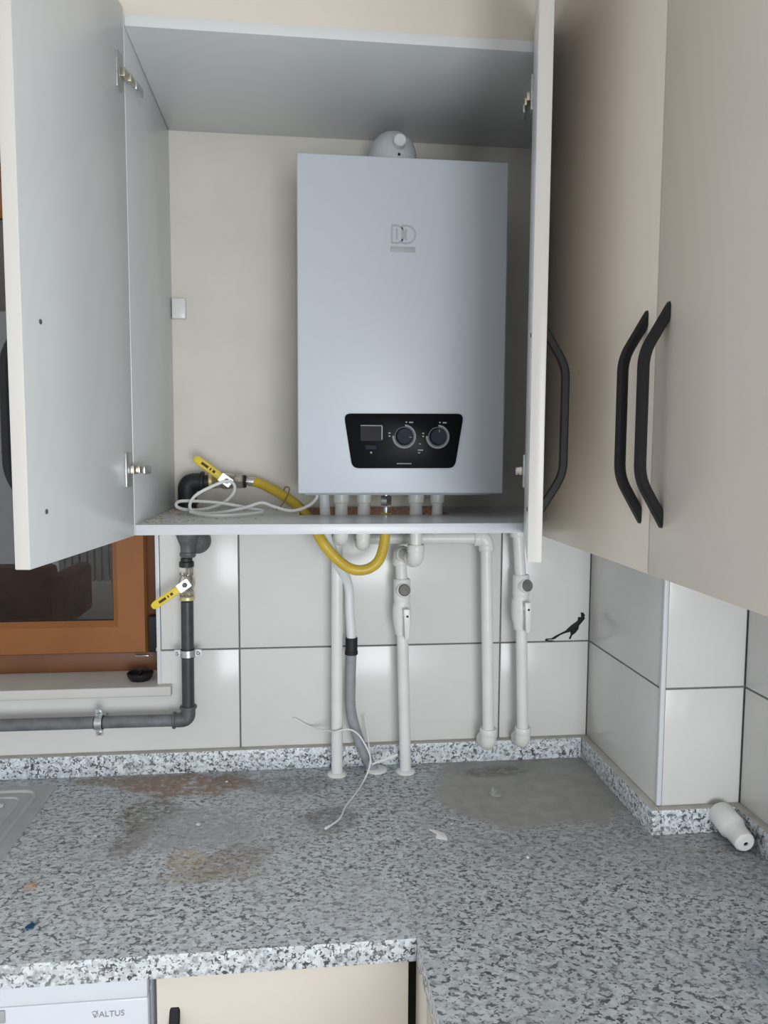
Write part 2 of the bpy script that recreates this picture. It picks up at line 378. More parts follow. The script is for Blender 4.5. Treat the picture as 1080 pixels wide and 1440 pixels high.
# ================================================================== COUNTER AND BASE UNITS
CZ, CD, XI = .9, -.6234, -.0480
ct = thing('granite_countertop', 'L-shaped speckled grey granite countertop covered in dust and rubble stains', 'countertop', (0, -.3, CZ-.036))
link('slab', box(-2.3, XI-.0001, CD, .0, CZ-.036, CZ, .0006), ['granite_slab', 'granite_edge'], ct)
link('slab', prism([(XI, CD-.002), (XI, 0), (XC-.0005, 0), (XC-.0005, -YP-.0005), (XC2-.0005, -YP-.0005), (XC2-.0005, -2.2), (XI+.055, -2.2)][::-1], (0, 0, CZ-.036), (1, 0, 0), (0, 1, 0), .036, bev=.0006), ['granite_slab_turned', 'granite_edge'], ct)
for o in [c for c in ct.children]:
    for p in o.data.polygons: p.material_index = 0 if p.normal.z > .9 else 1
SP, ST = .9483, .0195
def upstand(x0, x1, y0, y1):
    o = link('upstand', box(x0, x1, y0, y1, CZ, SP, .0012), ['granite_edge', 'dust_cement'], ct)
    for p in o.data.polygons: p.material_index = 1 if p.normal.z > .7 else 0
upstand(-2.3, XC-ST, -ST, -.0005); upstand(XC-ST+.0005, XC-.0005, -YP-ST+.0003, -.0005); upstand(XC-.0005, XC2-ST, -YP-ST, -YP-.0005); upstand(XC2-ST+.0005, XC2-.0005, -2.2, -YP-.0005)

# stainless drainer of the sink
dr = thing('sink_drainer', 'dusty grey steel sink drainer with pressed ridges, set in the granite counter', 'sink', (-1.0, -.29, CZ))
DX1, DY0, DY1 = -.742, -.55, -.058
bm = prism(rpoly([(-1.45, DY0), (DX1, DY0), (DX1, DY1), (-1.45, DY1)], .02), (0, 0, CZ), (1, 0, 0), (0, 1, 0), .0035, bev=.0015)
link('plate', bm, 'drainer_steel', dr)
pts = [(-1.42, DY1-.028, CZ+.0035), (DX1-.028, DY1-.028, CZ+.0035), (DX1-.028, DY0+.028, CZ+.0035), (-1.42, DY0+.028, CZ+.0035)]
link('raised_border', tube(fillet(pts, .035, 8), .0045, 10), 'drainer_steel', dr)
pts = [(-1.42, DY1-.055, CZ+.003), (DX1-.052, DY1-.055, CZ+.003), (DX1-.052, DY0+.055, CZ+.003), (-1.42, DY0+.055, CZ+.003)]
link('raised_border', tube(fillet(pts, .025, 8), .0035, 10), 'drainer_steel', dr)
for k in range(8):
    y = DY1-.09-k*.044
    link('ridge', tube([(-1.40, y, CZ+.002), (-1.39, y, CZ+.004), (DX1-.085, y, CZ+.004), (DX1-.075, y, CZ+.002)], .006, 10), 'drainer_steel', dr)

# dishwasher
dw = thing('dishwasher', 'white built-under appliance with small grey ALTUS lettering', 'dishwasher', (-.74, -.32, 0))
link('body', box(-1.04, -.4425, -.575, -.03, .02, .862, .004), 'appliance_white', dw)
link('door', box(-1.04, -.4425, -.598, -.5765, .10, .8175, .004), 'appliance_white', dw)
link('control_panel', box(-1.04, -.4425, -.600, -.5765, .8185, .862, .004), 'appliance_white', dw)
link('plinth', box(-1.03, -.4525, -.555, -.535, 0, .098), 'plinth_and_gap_shade', dw)
link('lettering', text_bm('ALTUS', (-.5130, -.5981, .7925), (1, 0, 0), (0, 0, 1), .0088), 'appliance_print', dw)
link('lettering', prism([(-.5225, .7985), (-.5205, .7985), (-.5185, .7955), (-.5150, .8035), (-.5138, .8035), (-.5180, .7925), (-.5190, .7925)], (0, -.5981, 0), (1, 0, 0), (0, 0, 1), -.0006), 'appliance_print', dw)
link('lettering', ring((-.5188, -.5981, .7975), (0, -1, 0), .0042, .0050, .0006, .6, 5.0, 20), 'appliance_print', dw)
link('display', box(-.700, -.6430, -.6005, -.597, .795, .814, .001), 'logo_grey', dw)

def handle_bm(p0, p1, out, side, reach=.027, w=.012, t=.011):
    """flat bent bar handle: p0/p1 end points on the door face, out = direction off the face, side = across"""
    p0, p1, out, side = Vector(p0), Vector(p1), Vector(out).normalized(), Vector(side).normalized(); d = (p1-p0); Lh = d.length; d.normalize()
    sl = .046
    path = fillet([p0, p0+d*sl+out*reach, p1-d*sl+out*reach, p1], .016, 5)
    nb = bmesh.new(); R = []; last = len(path)-1
    for i, p in enumerate(path):
        tg = (path[min(i+1, last)]-path[max(0, i-1)]).normalized(); n = side.cross(tg).normalized()
        c = [(w/2, -t/2+.002), (w/2-.002, -t/2), (-w/2+.002, -t/2), (-w/2, -t/2+.002), (-w/2, t/2-.002), (-w/2+.002, t/2), (w/2-.002, t/2), (w/2, t/2-.002)]
        q = [p+side*a+n*e for a, e in c]
        if i in (0, last):      # the ends are cut flush with the door
            q = [v-tg*((v-p).dot(out)/tg.dot(out)) for v in q]
        R.append([nb.verts.new(v) for v in q])
    for a, c in zip(R, R[1:]):
        for k in range(8): nb.faces.new((a[k], a[(k+1) % 8], c[(k+1) % 8], c[k]))
    nb.faces.new(R[0][::-1]); nb.faces.new(R[-1]); bmesh.ops.recalc_face_normals(nb, faces=nb.faces[:])
    return nb

bc = thing('base_cabinet', 'cream base cabinet with black bar handle beside the white appliance', 'cabinet', (-.24, -.32, 0))
link('carcass', box(-.430, -.053, -.575, -.03, .10, .862, .001), 'white_melamine', bc)
link('plinth', box(-.430, -.053, -.54, -.525, 0, .099), 'plinth_and_gap_shade', bc)
d = link('door', box(-.4300, -.0560, -.600, -.5765, .105, .8605, .0015), 'cream_lacquer', bc)
link('handle', handle_bm((-.404, -.600, .545), (-.404, -.600, .790), (0, -1, 0), (1, 0, 0), w=.015), 'matt_black', d)
link('end_gap_shade', box(-.4395, -.4335, -.560, -.05, .02, .860), 'plinth_and_gap_shade', bc)  # solid strip whose grey stands in for shade between the two units
bc2 = thing('base_cabinet', 'cream base cabinets under the short arm of the granite countertop', 'cabinet', (.3, -1.3, 0))
link('carcass', box(-.012, .60, -2.15, -.64, .10, .862, .001), 'cream_lacquer', bc2)
link('filler_panel', box(-.0450, -.0125, -.700, -.603, .105, .862, .001), 'cream_lacquer', bc2)
link('plinth', box(.03, .05, -2.1, -.66, 0, .099), 'plinth_and_gap_shade', bc2)
for k in range(3):
    y1 = -.703-k*.48
    link('door', box(-.0450, -.0125, y1-.477, y1, .105, .862, .0015), 'cream_lacquer', bc2)

# ================================================================== BOILER CABINET
XL, XR, YF, ZS, ZTOP = -.509, .190, -.384, 1.495, 2.2918
ZB = 1.4775; XS = .452
cb = thing('boiler_cabinet', 'open white wall cabinet with cream doors built around the white boiler', 'cabinet', (-.16, -.19, ZB))
link('side_panel', box(XL, XL+.0145, YF, -.001, ZB, ZTOP+.018, .0006), 'white_melamine', cb)
link('side_panel', box(XS-.016, XS, YF, -.001, ZB, ZTOP+.018, .0006), 'white_melamine', cb)
link('top_panel', box(XL+.015, XS-.0165, YF, -.001, ZTOP, ZTOP+.018, .0006), 'white_melamine', cb)
link('fascia_panel', box(XL, .2155, YF+.002, YF+.02, ZTOP+.0185, 2.648, .001), 'cream_lacquer', cb)
# shelf with a sawn opening for the pipes
HX0, HX1, HY0, HY1 = -.222, .079, -.205, -.012
x0, x1 = XL+.015, XS-.0165
sh = bmesh.new()
xs, ysv = [x0, HX0, HX1, x1], [YF, HY0, HY1, -.001]
V = {(i, j, k): sh.verts.new((xs[i], ysv[j], z)) for i in range(4) for j in range(4) for k, z in enumerate((ZB, ZS))}
for i in range(3):
    for j in range(3):
        if i == 1 and j == 1: continue
        sh.faces.new([V[a] for a in ((i, j, 1), (i+1, j, 1), (i+1, j+1, 1), (i, j+1, 1))]); sh.faces.new([V[a] for a in ((i, j, 0), (i, j+1, 0), (i+1, j+1, 0), (i+1, j, 0))])
for k in range(3):
    sh.faces.new([V[a] for a in ((k, 0, 0), (k+1, 0, 0), (k+1, 0, 1), (k, 0, 1))]); sh.faces.new([V[a] for a in ((k, 3, 0), (k, 3, 1), (k+1, 3, 1), (k+1, 3, 0))])
    sh.faces.new([V[a] for a in ((0, k, 0), (0, k, 1), (0, k+1, 1), (0, k+1, 0))]); sh.faces.new([V[a] for a in ((3, k, 0), (3, k+1, 0), (3, k+1, 1), (3, k, 1))])
hole = [sh.faces.new([V[a] for a in q]) for q in (((1, 1, 0), (1, 1, 1), (2, 1, 1), (2, 1, 0)), ((1, 2, 0), (2, 2, 0), (2, 2, 1), (1, 2, 1)), ((1, 1, 0), (1, 2, 0), (1, 2, 1), (1, 1, 1)), ((2, 1, 0), (2, 1, 1), (2, 2, 1), (2, 2, 0)))]
bmesh.ops.recalc_face_normals(sh, faces=sh.faces[:])
for f in hole: f.material_index = 1
link('bottom_shelf', sh, ['white_melamine', 'chipboard'], cb)
link('front_lip', box(x0, XR, YF-.0012, YF-.0002, ZB, ZS, .0002), 'trim_white', cb)
# sawdust swept into the shelf corner
bm = bmesh.new()
for k in range(110):
    u = random.random(); px, py = XL+.02+.22*u*random.random(), -.36+.33*random.random(); r = .0007+.0016*random.random()
    lathe((px, py, ZS), (0, 0, 1), [(0, 0), (r*1.5, 0), (r, r*.5), (0, r*.7)], 6, bm)
link('sawdust', bm, 'sawdust', cb)['kind'] = 'stuff'
# doors
def door(hx, fx, fy, sgn, name='door'):
    """hinge corner (inner face) hx at YF; free end (fx,fy) of the inner face; sgn = side on which the outer face lies"""
    a, b = Vector((hx, YF-.004, 0)), Vector((fx, fy, 0)); t = (b-a).normalized(); n = Vector((-t.y, t.x, 0)); n = n if n.x*sgn > 0 else -n
    Lw = (b-a).length; z0, z1 = ZB-.0005, 2.318
    def P(s, o, z): q = a+t*s+n*o; return (q.x, q.y, z)
    bmd = bmesh.new()
    vs = [bmd.verts.new(P(s, o, z)) for s in (0, Lw) for o in (0, .0185) for z in (z0, z1)]
    for f in ((0,1,3,2), (4,6,7,5), (0,4,5,1), (2,3,7,6), (0,2,6,4), (1,5,7,3)): bmd.faces.new([vs[i] for i in f])
    bmesh.ops.recalc_face_normals(bmd, faces=bmd.faces[:])
    bmesh.ops.bevel(bmd, geom=bmd.edges[:], offset=.0012, segments=2, affect='EDGES', profile=.5)
    bmd.normal_update()
    for f in bmd.faces:
        d_ = f.normal.dot(n)
        f.material_index = 0 if d_ < -.9 else (1 if d_ > .9 else 2)
    o = link(name, bmd, ['white_melamine', 'cream_lacquer', 'edge_band'], cb)
    s = Lw-.045
    link('handle', handle_bm(P(s, .0185, 1.545), P(s, .0185, 1.779), n, t), 'matt_black', o)
    for zc in (1.543, 1.775):   # handle screws seen from inside
        link('screw', cyl(P(s, .001, zc), P(s, -.0012, zc), .0032, 12, bev=.0005), 'iron_grey', o)
    # hinges: base plate on the door, arm bent round to the side panel
    for zc in (1.588, 2.208):
        bmh = bmesh.new()
        def obox(s0, s1, o0, o1, za, zb, bmx, bev=.0012):
            nb = bmesh.new(); vv = [nb.verts.new(P(s_, o_, z_)) for s_ in (s0, s1) for o_ in (o0, o1) for z_ in (za, zb)]
            for f in ((0,1,3,2), (4,6,7,5), (0,4,5,1), (2,3,7,6), (0,2,6,4), (1,5,7,3)): nb.faces.new([vv[i] for i in f])
            bmesh.ops.recalc_face_normals(nb, faces=nb.faces[:])
            if bev: bmesh.ops.bevel(nb, geom=nb.edges[:], offset=bev, segments=2, affect='EDGES', profile=.5)
            return join(bmx, nb)
        obox(.016, .040, -.0035, .0005, zc-.028, zc+.028, bmh)
        hp = link('hinge', bmh, 'zinc', o)
        ba = bmesh.new(); obox(.002, .026, -.010, -.0035, zc-.007, zc+.007, ba); obox(-.016, .008, -.0135, -.007, zc-.006, zc+.006, ba)
        link('hinge_arm', ba, 'nickel', hp)
        bs = bmesh.new(); obox(-.045, -.012, -.016, -.0095, zc-.009, zc+.006, bs, .003); link('hinge_plate', bs, 'zinc', hp)
    return o
d1 = door(-.4945, -.5355, -.742, -1)
d2 = door(.1735, .0770, -.7235, 1)

# white blank plate on the wall inside the cabinet
jp = thing('blank_plate', 'small square white blank plate on the wall inside the boiler cabinet', 'wall plate', (-.484, 0, 1.90))
link('plate', box(-.4935, -.4640, -.011, -.0002, 1.9010, 1.9445, .003), 'plastic_white', jp)

# ================================================================== BOILER
BX0, BX1, BY, BZ0, BZ1 = -.2239, .1647, -.280, 1.5415, 2.1515
bo = thing('combi_boiler', 'white wall-hung combi boiler with black control panel inside the open cabinet', 'boiler', (-.03, -.14, BZ0))
link('casing', box(BX0, BX1, BY, -.012, BZ0, BZ1, .003, seg=3), 'boiler_white', bo)
link('rear_bracket', box(BX0+.03, BX1-.03, -.012, -.001, BZ0+.05, BZ1-.05), 'boiler_under', bo)
link('bottom_tray', box(BX0+.012, BX1-.012, BY+.02, -.02, BZ0-.004, BZ0+.001), 'boiler_under', bo)
# flue elbow with test port
fl = link('flue_elbow', tube(fillet([(-.033, -.14, BZ1-.002), (-.033, -.14, 2.216), (-.033, -.001, 2.216)], .06, 14), .0465, 36), 'flue_grey', bo)
link('flue_collar', lathe((-.033, -.14, BZ1), (0, 0, 1), [(0, 0), (.056, 0), (.056, .012), (.050, .016), (.0466, .018), (0, .018)], 36), 'flue_grey', fl)
link('test_port', cyl((-.0275, -.160, 2.213), (-.0275, -.199, 2.216), .0122, 24, bev=.002), 'cap_white', fl)
link('screw', cyl((-.0280, -.18, 2.193), (-.0280, -.189, 2.193), .0026, 10), 'matt_black', fl)
# control panel
cp = link('control_panel', prism(rpoly([(-.1392, 1.6895), (.0860, 1.6915), (.0700, 1.5895), (-.1235, 1.5885)][::-1], .013), (0, BY+.004, 0), (1, 0, 0), (0, 0, 1), .0075, bev=.001), 'panel_black', bo)
FY = BY-.0035
link('display', prism(rpoly([(-.1085, 1.6395), (-.0680, 1.6395), (-.0680, 1.6685), (-.1085, 1.6685)], .003), (0, FY, 0), (1, 0, 0), (0, 0, 1), .0010), 'panel_dark', cp)
link('display_bezel', prism([(-.1085, 1.6670), (-.0680, 1.6670), (-.0680, 1.6685), (-.1085, 1.6685)], (0, FY-.001, 0), (1, 0, 0), (0, 0, 1), .0004), 'print_grey', cp)
link('display_bezel', prism([(-.0695, 1.6420), (-.0675, 1.6420), (-.0675, 1.6670), (-.0695, 1.6670)], (0, FY-.001, 0), (1, 0, 0), (0, 0, 1), .0004), 'print_grey', cp)
link('button', prism(rpoly([(-.1000, 1.6235), (-.0780, 1.6235), (-.0780, 1.6325), (-.1000, 1.6325)], .003), (0, FY, 0), (1, 0, 0), (0, 0, 1), .0022, bev=.0006), 'dial_blue', cp)
link('indicator', cyl((-.0885, FY, 1.6180), (-.0885, FY-.0007, 1.6180), .0020, 12), 'print_grey', cp)
for cx, ang in ((-.0269, -.15), (.0364, 1.45)):
    zc = 1.6482
    link('dial_ring', ring((cx, FY, zc), (0, -1, 0), .0188, .0222, .0012, -4.65, .05, 40), 'chrome_ring', cp)
    dl = link('dial', lathe((cx, FY, zc), (0, -1, 0), [(0, 0), (.0170, 0), (.0170, .002), (.0150, .010), (.0140, .011), (0, .0105)], 36), 'dial_blue', cp)
    link('dial_rim', ring((cx, FY, zc), (0, -1, 0), .0166, .0178, .0020, 0, 2*math.pi, 36), 'chrome_ring', dl)
    u, v = math.cos(ang), math.sin(ang)
    link('pointer', tube([(cx+u*.008, FY-.0110, zc+v*.008), (cx+u*.013, FY-.0110, zc+v*.013)], .0007, 6), 'print_grey', dl)
    for (ox, oz, w_) in ((.004, .0265, .003), (.013, .0262, .0075), (-.0275, .006, .004), (-.0275, .0005, .0035)):
        link('symbol', prism(rpoly([(cx+ox-w_/2, zc+oz-.0012), (cx+ox+w_/2, zc+oz-.0012), (cx+ox+w_/2, zc+oz+.0012), (cx+ox-w_/2, zc+oz+.0012)], .0008), (0, FY, 0), (1, 0, 0), (0, 0, 1), .0003), 'print_grey', cp)
for (x, z, w_) in ((.004, 1.6230, .010), (.003, 1.6345, .003), (.0015, 1.618, .004)):
    link('symbol', prism(rpoly([(x-w_/2, z-.001), (x+w_/2, z-.001), (x+w_/2, z+.001), (x-w_/2, z+.001)], .0006), (0, FY, 0), (1, 0, 0), (0, 0, 1), .0003), 'print_grey', cp)
for k in range(9):   # tiny unreadable model lettering
    x = -.0400+k*.0031
    link('lettering', box(x, x+.0022, FY-.0003, FY, 1.5967, 1.5987), 'print_grey', cp)
# raised DD emblem and its name bar
def dshape(x, z, w_, h):
    n = 14; r = h/2; st = .0028
    outer = [(x, z)] + [(x+w_-r+math.sin(math.pi*k/n)*r, z+r-math.cos(math.pi*k/n)*r) for k in range(n+1)] + [(x, z+h)]
    inner = [(x+st, z+h-st)] + [(x+w_-r+math.sin(math.pi*k/n)*(r-st), z+r+math.cos(math.pi*k/n)*(r-st)) for k in range(n+1)] + [(x+st, z+st)]
    nb = bmesh.new(); k = len(outer); inner = inner[::-1]
    A = [nb.verts.new((p[0], BY, p[1])) for p in outer]; B = [nb.verts.new((p[0], BY, p[1])) for p in inner]
    C_ = [nb.verts.new((p[0], BY-.0012, p[1])) for p in outer]; D_ = [nb.verts.new((p[0], BY-.0012, p[1])) for p in inner]
    for i in range(k):
        j = (i+1) % k
        nb.faces.new((C_[i], C_[j], D_[j], D_[i])); nb.faces.new((A[i], A[j], C_[j], C_[i])); nb.faces.new((B[i], D_[i], D_[j], B[j]))
    bmesh.ops.recalc_face_normals(nb, faces=nb.faces[:]); return nb
em = link('emblem', dshape(-.0535, 1.9985, .026, .034), 'logo_grey', bo)
link('letter', dshape(-.0345, 1.9985, .027, .034), 'logo_grey', em)
for x in (-.0445, -.0275):
    link('stroke', box(x, x+.0030, BY-.0012, BY, 2.006, 2.025), 'logo_grey', em)
link('name_bar', box(-.0545, -.0085, BY-.0010, BY, 1.9840, 1.9935, .0004), 'logo_grey', bo)
# connection stubs under the casing
for x, r in ((-.1383, .0165), (-.0924, .0150), (.0136, .0170), (.0577, .0150)):
    link('connector', lathe((x, -.17, BZ0), (0, 0, -1), [(0, 0), (r, 0), (r, .018), (r*.97, .024), (r*.8, .026), (r*.78, .03), (0, .03)], 24), 'pipe_plastic', bo)
gc = link('gas_connector', cyl((-.0476, -.17, BZ0), (-.0476, -.17, 1.497), .0062, 18), 'steel', bo)
link('nut', lathe((-.0476, -.17, 1.531), (0, 0, -1), [(0, 0), (.0105, 0), (.012, .002), (.012, .020), (.0105, .022), (0, .022)], 6), 'steel', gc)

# ================================================================== RIGHT-HAND WALL CABINET
wc = thing('wall_cabinet', 'tall cream wall cabinet with paired black handles over the tiled corner', 'cabinet', (.4, -1.1, 1.478))
link('carcass', box(.216, XC2-.002, -2.05, -.386, 1.478, 2.648, .001), 'cream_lacquer', wc)
RY = [-.400, -.8186, -1.237, -1.655, -2.05]
for k in range(4):
    o = link('door', box(.195, .2155, RY[k+1]+.0009, RY[k]-.0009, 1.476, 2.648, .0015), 'cream_lacquer', wc)
    yh = RY[k+1]+.026 if k % 2 == 0 else RY[k]-.028
    link('handle', handle_bm((.195, yh, 1.545), (.195, yh, 1.778), (-1, 0, 0), (0, 1, 0)), 'matt_black', o)

# ================================================================== PIPES
def water_pipe(label, loc): return thing('water_pipe', label, 'pipe', loc, None)
PR = .0127
def socket(p, d, L=.026, r=.0172, bm=None): return lathe(p, d, [(0, 0), (r*.93, 0), (r, .002), (r, L-.002), (r*.93, L), (0, L)], 24, bm)
def elbow_bm(corner, d1, d2, L=.026, r=.0172):
    c, d1, d2 = Vector(corner), Vector(d1).normalized(), Vector(d2).normalized()
    bm = tube(fillet([c+d1*L, c, c+d2*L], .020, 8), r*.93, 20)
    socket(c+d1*(L-.014), d1, .016, r, bm); socket(c+d2*(L-.014), d2, .016, r, bm); return bm
def flange(parent, x, y): return link('flange', lathe((x, y, CZ), (0, 0, 1), [(0, 0), (.0215, 0), (.0215, .002), (.018, .005), (.0135, .007), (0, .007)], 28), 'plastic_white', parent)
def valve(parent, x, y, zcap, zlev, tw=0.):
    v = link('valve_body', lathe((x, y, zcap+.026), (0, 0, -1), [(0, 0), (.0165, 0), (.0185, .003), (.0185, .045), (.0172, .048), (.0172, .054), (.0195, .060), (.0205, .075), (.0195, .098), (.0155, .112), (.0140, .125), (0, .125)], 28), 'pipe_plastic', parent)
    dv = Vector((math.sin(tw), -math.cos(tw), .18)).normalized(); c = Vector((x, y, zcap))
    link('filter_boss', lathe(c+dv*.006, dv, [(0, 0), (.0165, 0), (.0165, .014), (.015, .017), (0, .017)], 28), 'pipe_plastic', v)
    link('filter_cap', lathe(c+dv*.0225, dv, [(0, 0), (.0133, 0), (.0133, .003), (.0118, .0055), (.0105, .0045), (0, .0045)], 6 if False else 24), 'valve_cap', v)
    # lever: stem off the ball housing and a flat paddle hanging down
    l0 = Vector((x+.006, y-.0195, zlev+.018))
    lv = link('valve_lever', prism(rpoly([(-.0075, .012), (.0075, .012), (.0085, -.01), (.006, -.055), (-.003, -.058), (-.0055, -.01)], .004), l0+Vector((0, -.010, 0)), (1, 0, 0), (0, 0, 1), .008, bev=.0025), 'plastic_white', v)
    link('lever_stem', cyl(l0+Vector((0, .006, -.002)), l0+Vector((0, -.0105, -.002)), .0075, 16), 'plastic_white', lv)
    link('lever_screw', cyl(l0+Vector((.0015, -.0175, -.004)), l0+Vector((.0015, -.0190, -.004)), .0026, 12, bev=.0004), 'matt_black', lv)
PY = -.058
# A: plain pipe into the counter
A = water_pipe('straight white plastic pipe going into the counter beside the grey hose', (-.142, PY, CZ))
link('pipe', tube([(-.142, PY, 1.42), (-.142, PY, CZ)], PR, 22), 'pipe_plastic', A)
link('pipe', tube([(-.1383, -.17, 1.512), (-.1385, -.17, 1.45)], PR, 22), 'pipe_plastic', A)
link('elbow', elbow_bm((-.1385, -.168, 1.4445), (0, 0, 1), (0, 1, 0)), 'pipe_plastic', A)
link('pipe', tube([(-.1385, -.15, 1.4445), (-.141, -.075, 1.4445)], PR, 20), 'pipe_plastic', A)
link('elbow', elbow_bm((-.142, PY, 1.4445), (0, -1, 0), (0, 0, -1)), 'pipe_plastic', A)
flange(A, -.142, PY)
# C: stub, run along the wall to the right, down to the upstand
Cp = water_pipe('white plastic pipe running along the wall then down to an elbow, no valve', (.2, PY, .93))
link('pipe', tube([(-.0924, -.17, 1.512), (-.0940, -.17, 1.44)], PR, 22), 'pipe_plastic', Cp)
link('elbow', elbow_bm((-.0940, -.168, 1.4315), (0, 0, 1), (0, 1, 0), r=.0150), 'pipe_plastic', Cp)
link('pipe', tube(fillet([(-.0940, -.150, 1.4315), (-.0940, PY+.002, 1.4305), (.17, PY, 1.4295)], .012), PR, 20), 'pipe_plastic', Cp)
link('elbow', elbow_bm((.1890, PY, 1.4290), (-1, 0, 0), (.03, 0, -1)), 'pipe_plastic', Cp)
link('pipe', tube([(.1895, PY, 1.41), (.2018, PY, .99)], PR, 22), 'pipe_plastic', Cp)
link('elbow', elbow_bm((.2025, PY+.002, .9560), (0, 0, 1), (0, 1, 0), L=.036, r=.0195), 'pipe_plastic', Cp)
# B: valve pipe into the counter
B = water_pipe('white plastic pipe with valve going into the counter through a white flange', (.0136, PY, CZ))
link('pipe', tube([(.0136, -.17, 1.512), (.0145, -.17, 1.41)], PR, 22), 'pipe_plastic', B)
link('elbow', elbow_bm((.0146, -.168, 1.3985), (0, 0, 1), (-.16, 1, 0), L=.030, r=.0180), 'pipe_plastic', B)
link('pipe', tube([(.011, -.145, 1.3985), (-.001, -.075, 1.3985)], PR, 20), 'pipe_plastic', B)
link('elbow', elbow_bm((-.0028, PY, 1.3985), (.16, -1, 0), (0, 0, -1)), 'pipe_plastic', B)
link('pipe', tube([(-.0025, PY, 1.385), (.0005, PY, 1.335)], PR, 22), 'pipe_plastic', B)
valve(B, .0010, PY, 1.3150, 1.2500, .1)
link('pipe', tube([(.0030, PY, 1.225), (.0125, PY, CZ)], PR, 22), 'pipe_plastic', B)
flange(B, .0125, PY)
# D: valve pipe with elbow at the upstand
D = water_pipe('white plastic pipe with valve ending in an elbow near the tile corner', (.27, PY, .93))
link('pipe', tube([(.0577, -.17, 1.512), (.0577, -.17, 1.49)], PR*.85, 22), 'pipe_plastic', D)
link('pipe', tube(fillet([(.0577, -.17, 1.492), (.0577, -.17, 1.461), (.0577, PY, 1.461), (.262, PY, 1.461)], .016), PR*.9, 20), 'pipe_plastic', D)
link('elbow', elbow_bm((.2605, PY, 1.4600), (-1, 0, 0), (.03, 0, -1)), 'pipe_plastic', D)
link('pipe', tube([(.2612, PY, 1.44), (.2700, PY, 1.335)], PR, 22), 'pipe_plastic', D)
valve(D, .2708, PY, 1.3210, 1.2600, .35)
link('pipe', tube([(.2735, PY, 1.235), (.2820, PY, .985)], PR, 22), 'pipe_plastic', D)
link('elbow', elbow_bm((.2830, PY+.002, .9580), (0, 0, 1), (0, 1, 0), L=.034, r=.0185), 'pipe_plastic', D)

# condensate hose
ch = thing('drain_hose', 'white and grey drain hose joined by a black coupler beside the straight pipe', 'hose', (-.07, -.05, CZ))
link('hose', tube(smooth([(-.174, -.17, 1.538), (-.171, -.168, 1.50), (-.167, -.150, 1.45), (-.148, -.105, 1.395), (-.1185, -.052, 1.33), (-.1140, -.048, 1.27), (-.1098, -.048, 1.205)]), .0105, 18), 'hose_white', ch)
link('hose', tube(smooth([(-.1095, -.048, 1.185), (-.1118, -.048, 1.107), (-.1105, -.048, 1.042), (-.0935, -.046, .976), (-.072, -.044, .925), (-.058, -.043, .899)]), .0118, 18), 'hose_grey', ch)
link('coupler', lathe((-.1095, -.048, 1.2085), (-.01, 0, -1), [(0, 0), (.0128, 0), (.0135, .001), (.0135, .030), (.0145, .031), (.0145, .0375), (.013, .0385), (0, .0385)], 28), 'rubber', ch)
link('flange', lathe((-.052, -.043, CZ), (0, 0, 1), [(0, 0), (.024, 0), (.024, .002), (.02, .005), (.0125, .006), (0, .006)], 28), 'plastic_white', ch)

# ------------------------------------------------------------------ gas line
GY, GX = -.052, -.4640
gp = thing('gas_pipe', 'dark steel gas pipe under the window sill, rising through the cabinet shelf', 'pipe', (-.6, GY, 1.02))
GR = .0132
link('horizontal_pipe', cyl((-2.2, GY, 1.040), (-.494, GY, 1.0345), GR, 22), 'pipe_primer', gp)
link('riser', cyl((-.4655, GY, 1.058), (GX, GY, 1.297), GR, 22), 'pipe_paint', gp)
link('elbow', tube(fillet([(-.4955, GY, 1.0345), (-.4660, GY, 1.0345), (-.4655, GY, 1.064)], .024, 8), .0155, 20), 'iron_grey', gp)
link('elbow_bead', cyl((-.4985, GY, 1.0345), (-.4925, GY, 1.0345), .0185, 22), 'iron_grey', gp)
link('elbow_bead', cyl((-.4655, GY, 1.060), (-.4655, GY, 1.066), .0185, 22), 'iron_grey', gp)
link('nipple', lathe((GX, GY, 1.390), (0, 0, -1), [(0, 0), (.0125, 0), (.0125, .006), (.0155, .008), (.0155, .018), (.0125, .02), (0, .02)], 22), 'iron_black', gp)
te = link('reducing_tee', lathe((GX+.003, GY, 1.482), (0, 0, -1), [(0, 0), (.026, 0), (.026, .028), (.025, .040), (.018, .060), (.0155, .066), (.0150, .078), (.0170, .080), (.0170, .086), (.0145, .090), (0, .092)], 28), 'iron_grey', gp)
link('side_outlet', lathe((GX+.018, -.046, 1.425), (.15, 1, 0), [(0, 0), (.0155, 0), (.0240, .006), (.0285, .014), (.0285, .022), (.026, .026), (0, .026)], 30), 'iron_grey', te)
ue = link('upper_elbow', tube(fillet([(-.4600, GY, 1.480), (-.4600, GY, 1.5525), (-.4270, GY, 1.5530)], .042, 12), .0195, 26), 'iron_black', gp)
link('elbow_bead', cyl((-.4600, GY, 1.506), (-.4600, GY, 1.5125), .0228, 26), 'iron_black', ue)
link('elbow_bead', cyl((-.4315, GY, 1.553), (-.4245, GY, 1.553), .0228, 26), 'iron_black', ue)
link('nipple', cyl((-.425, GY, 1.553), (-.413, GY, 1.5535), .0150, 22), 'iron_black', gp)

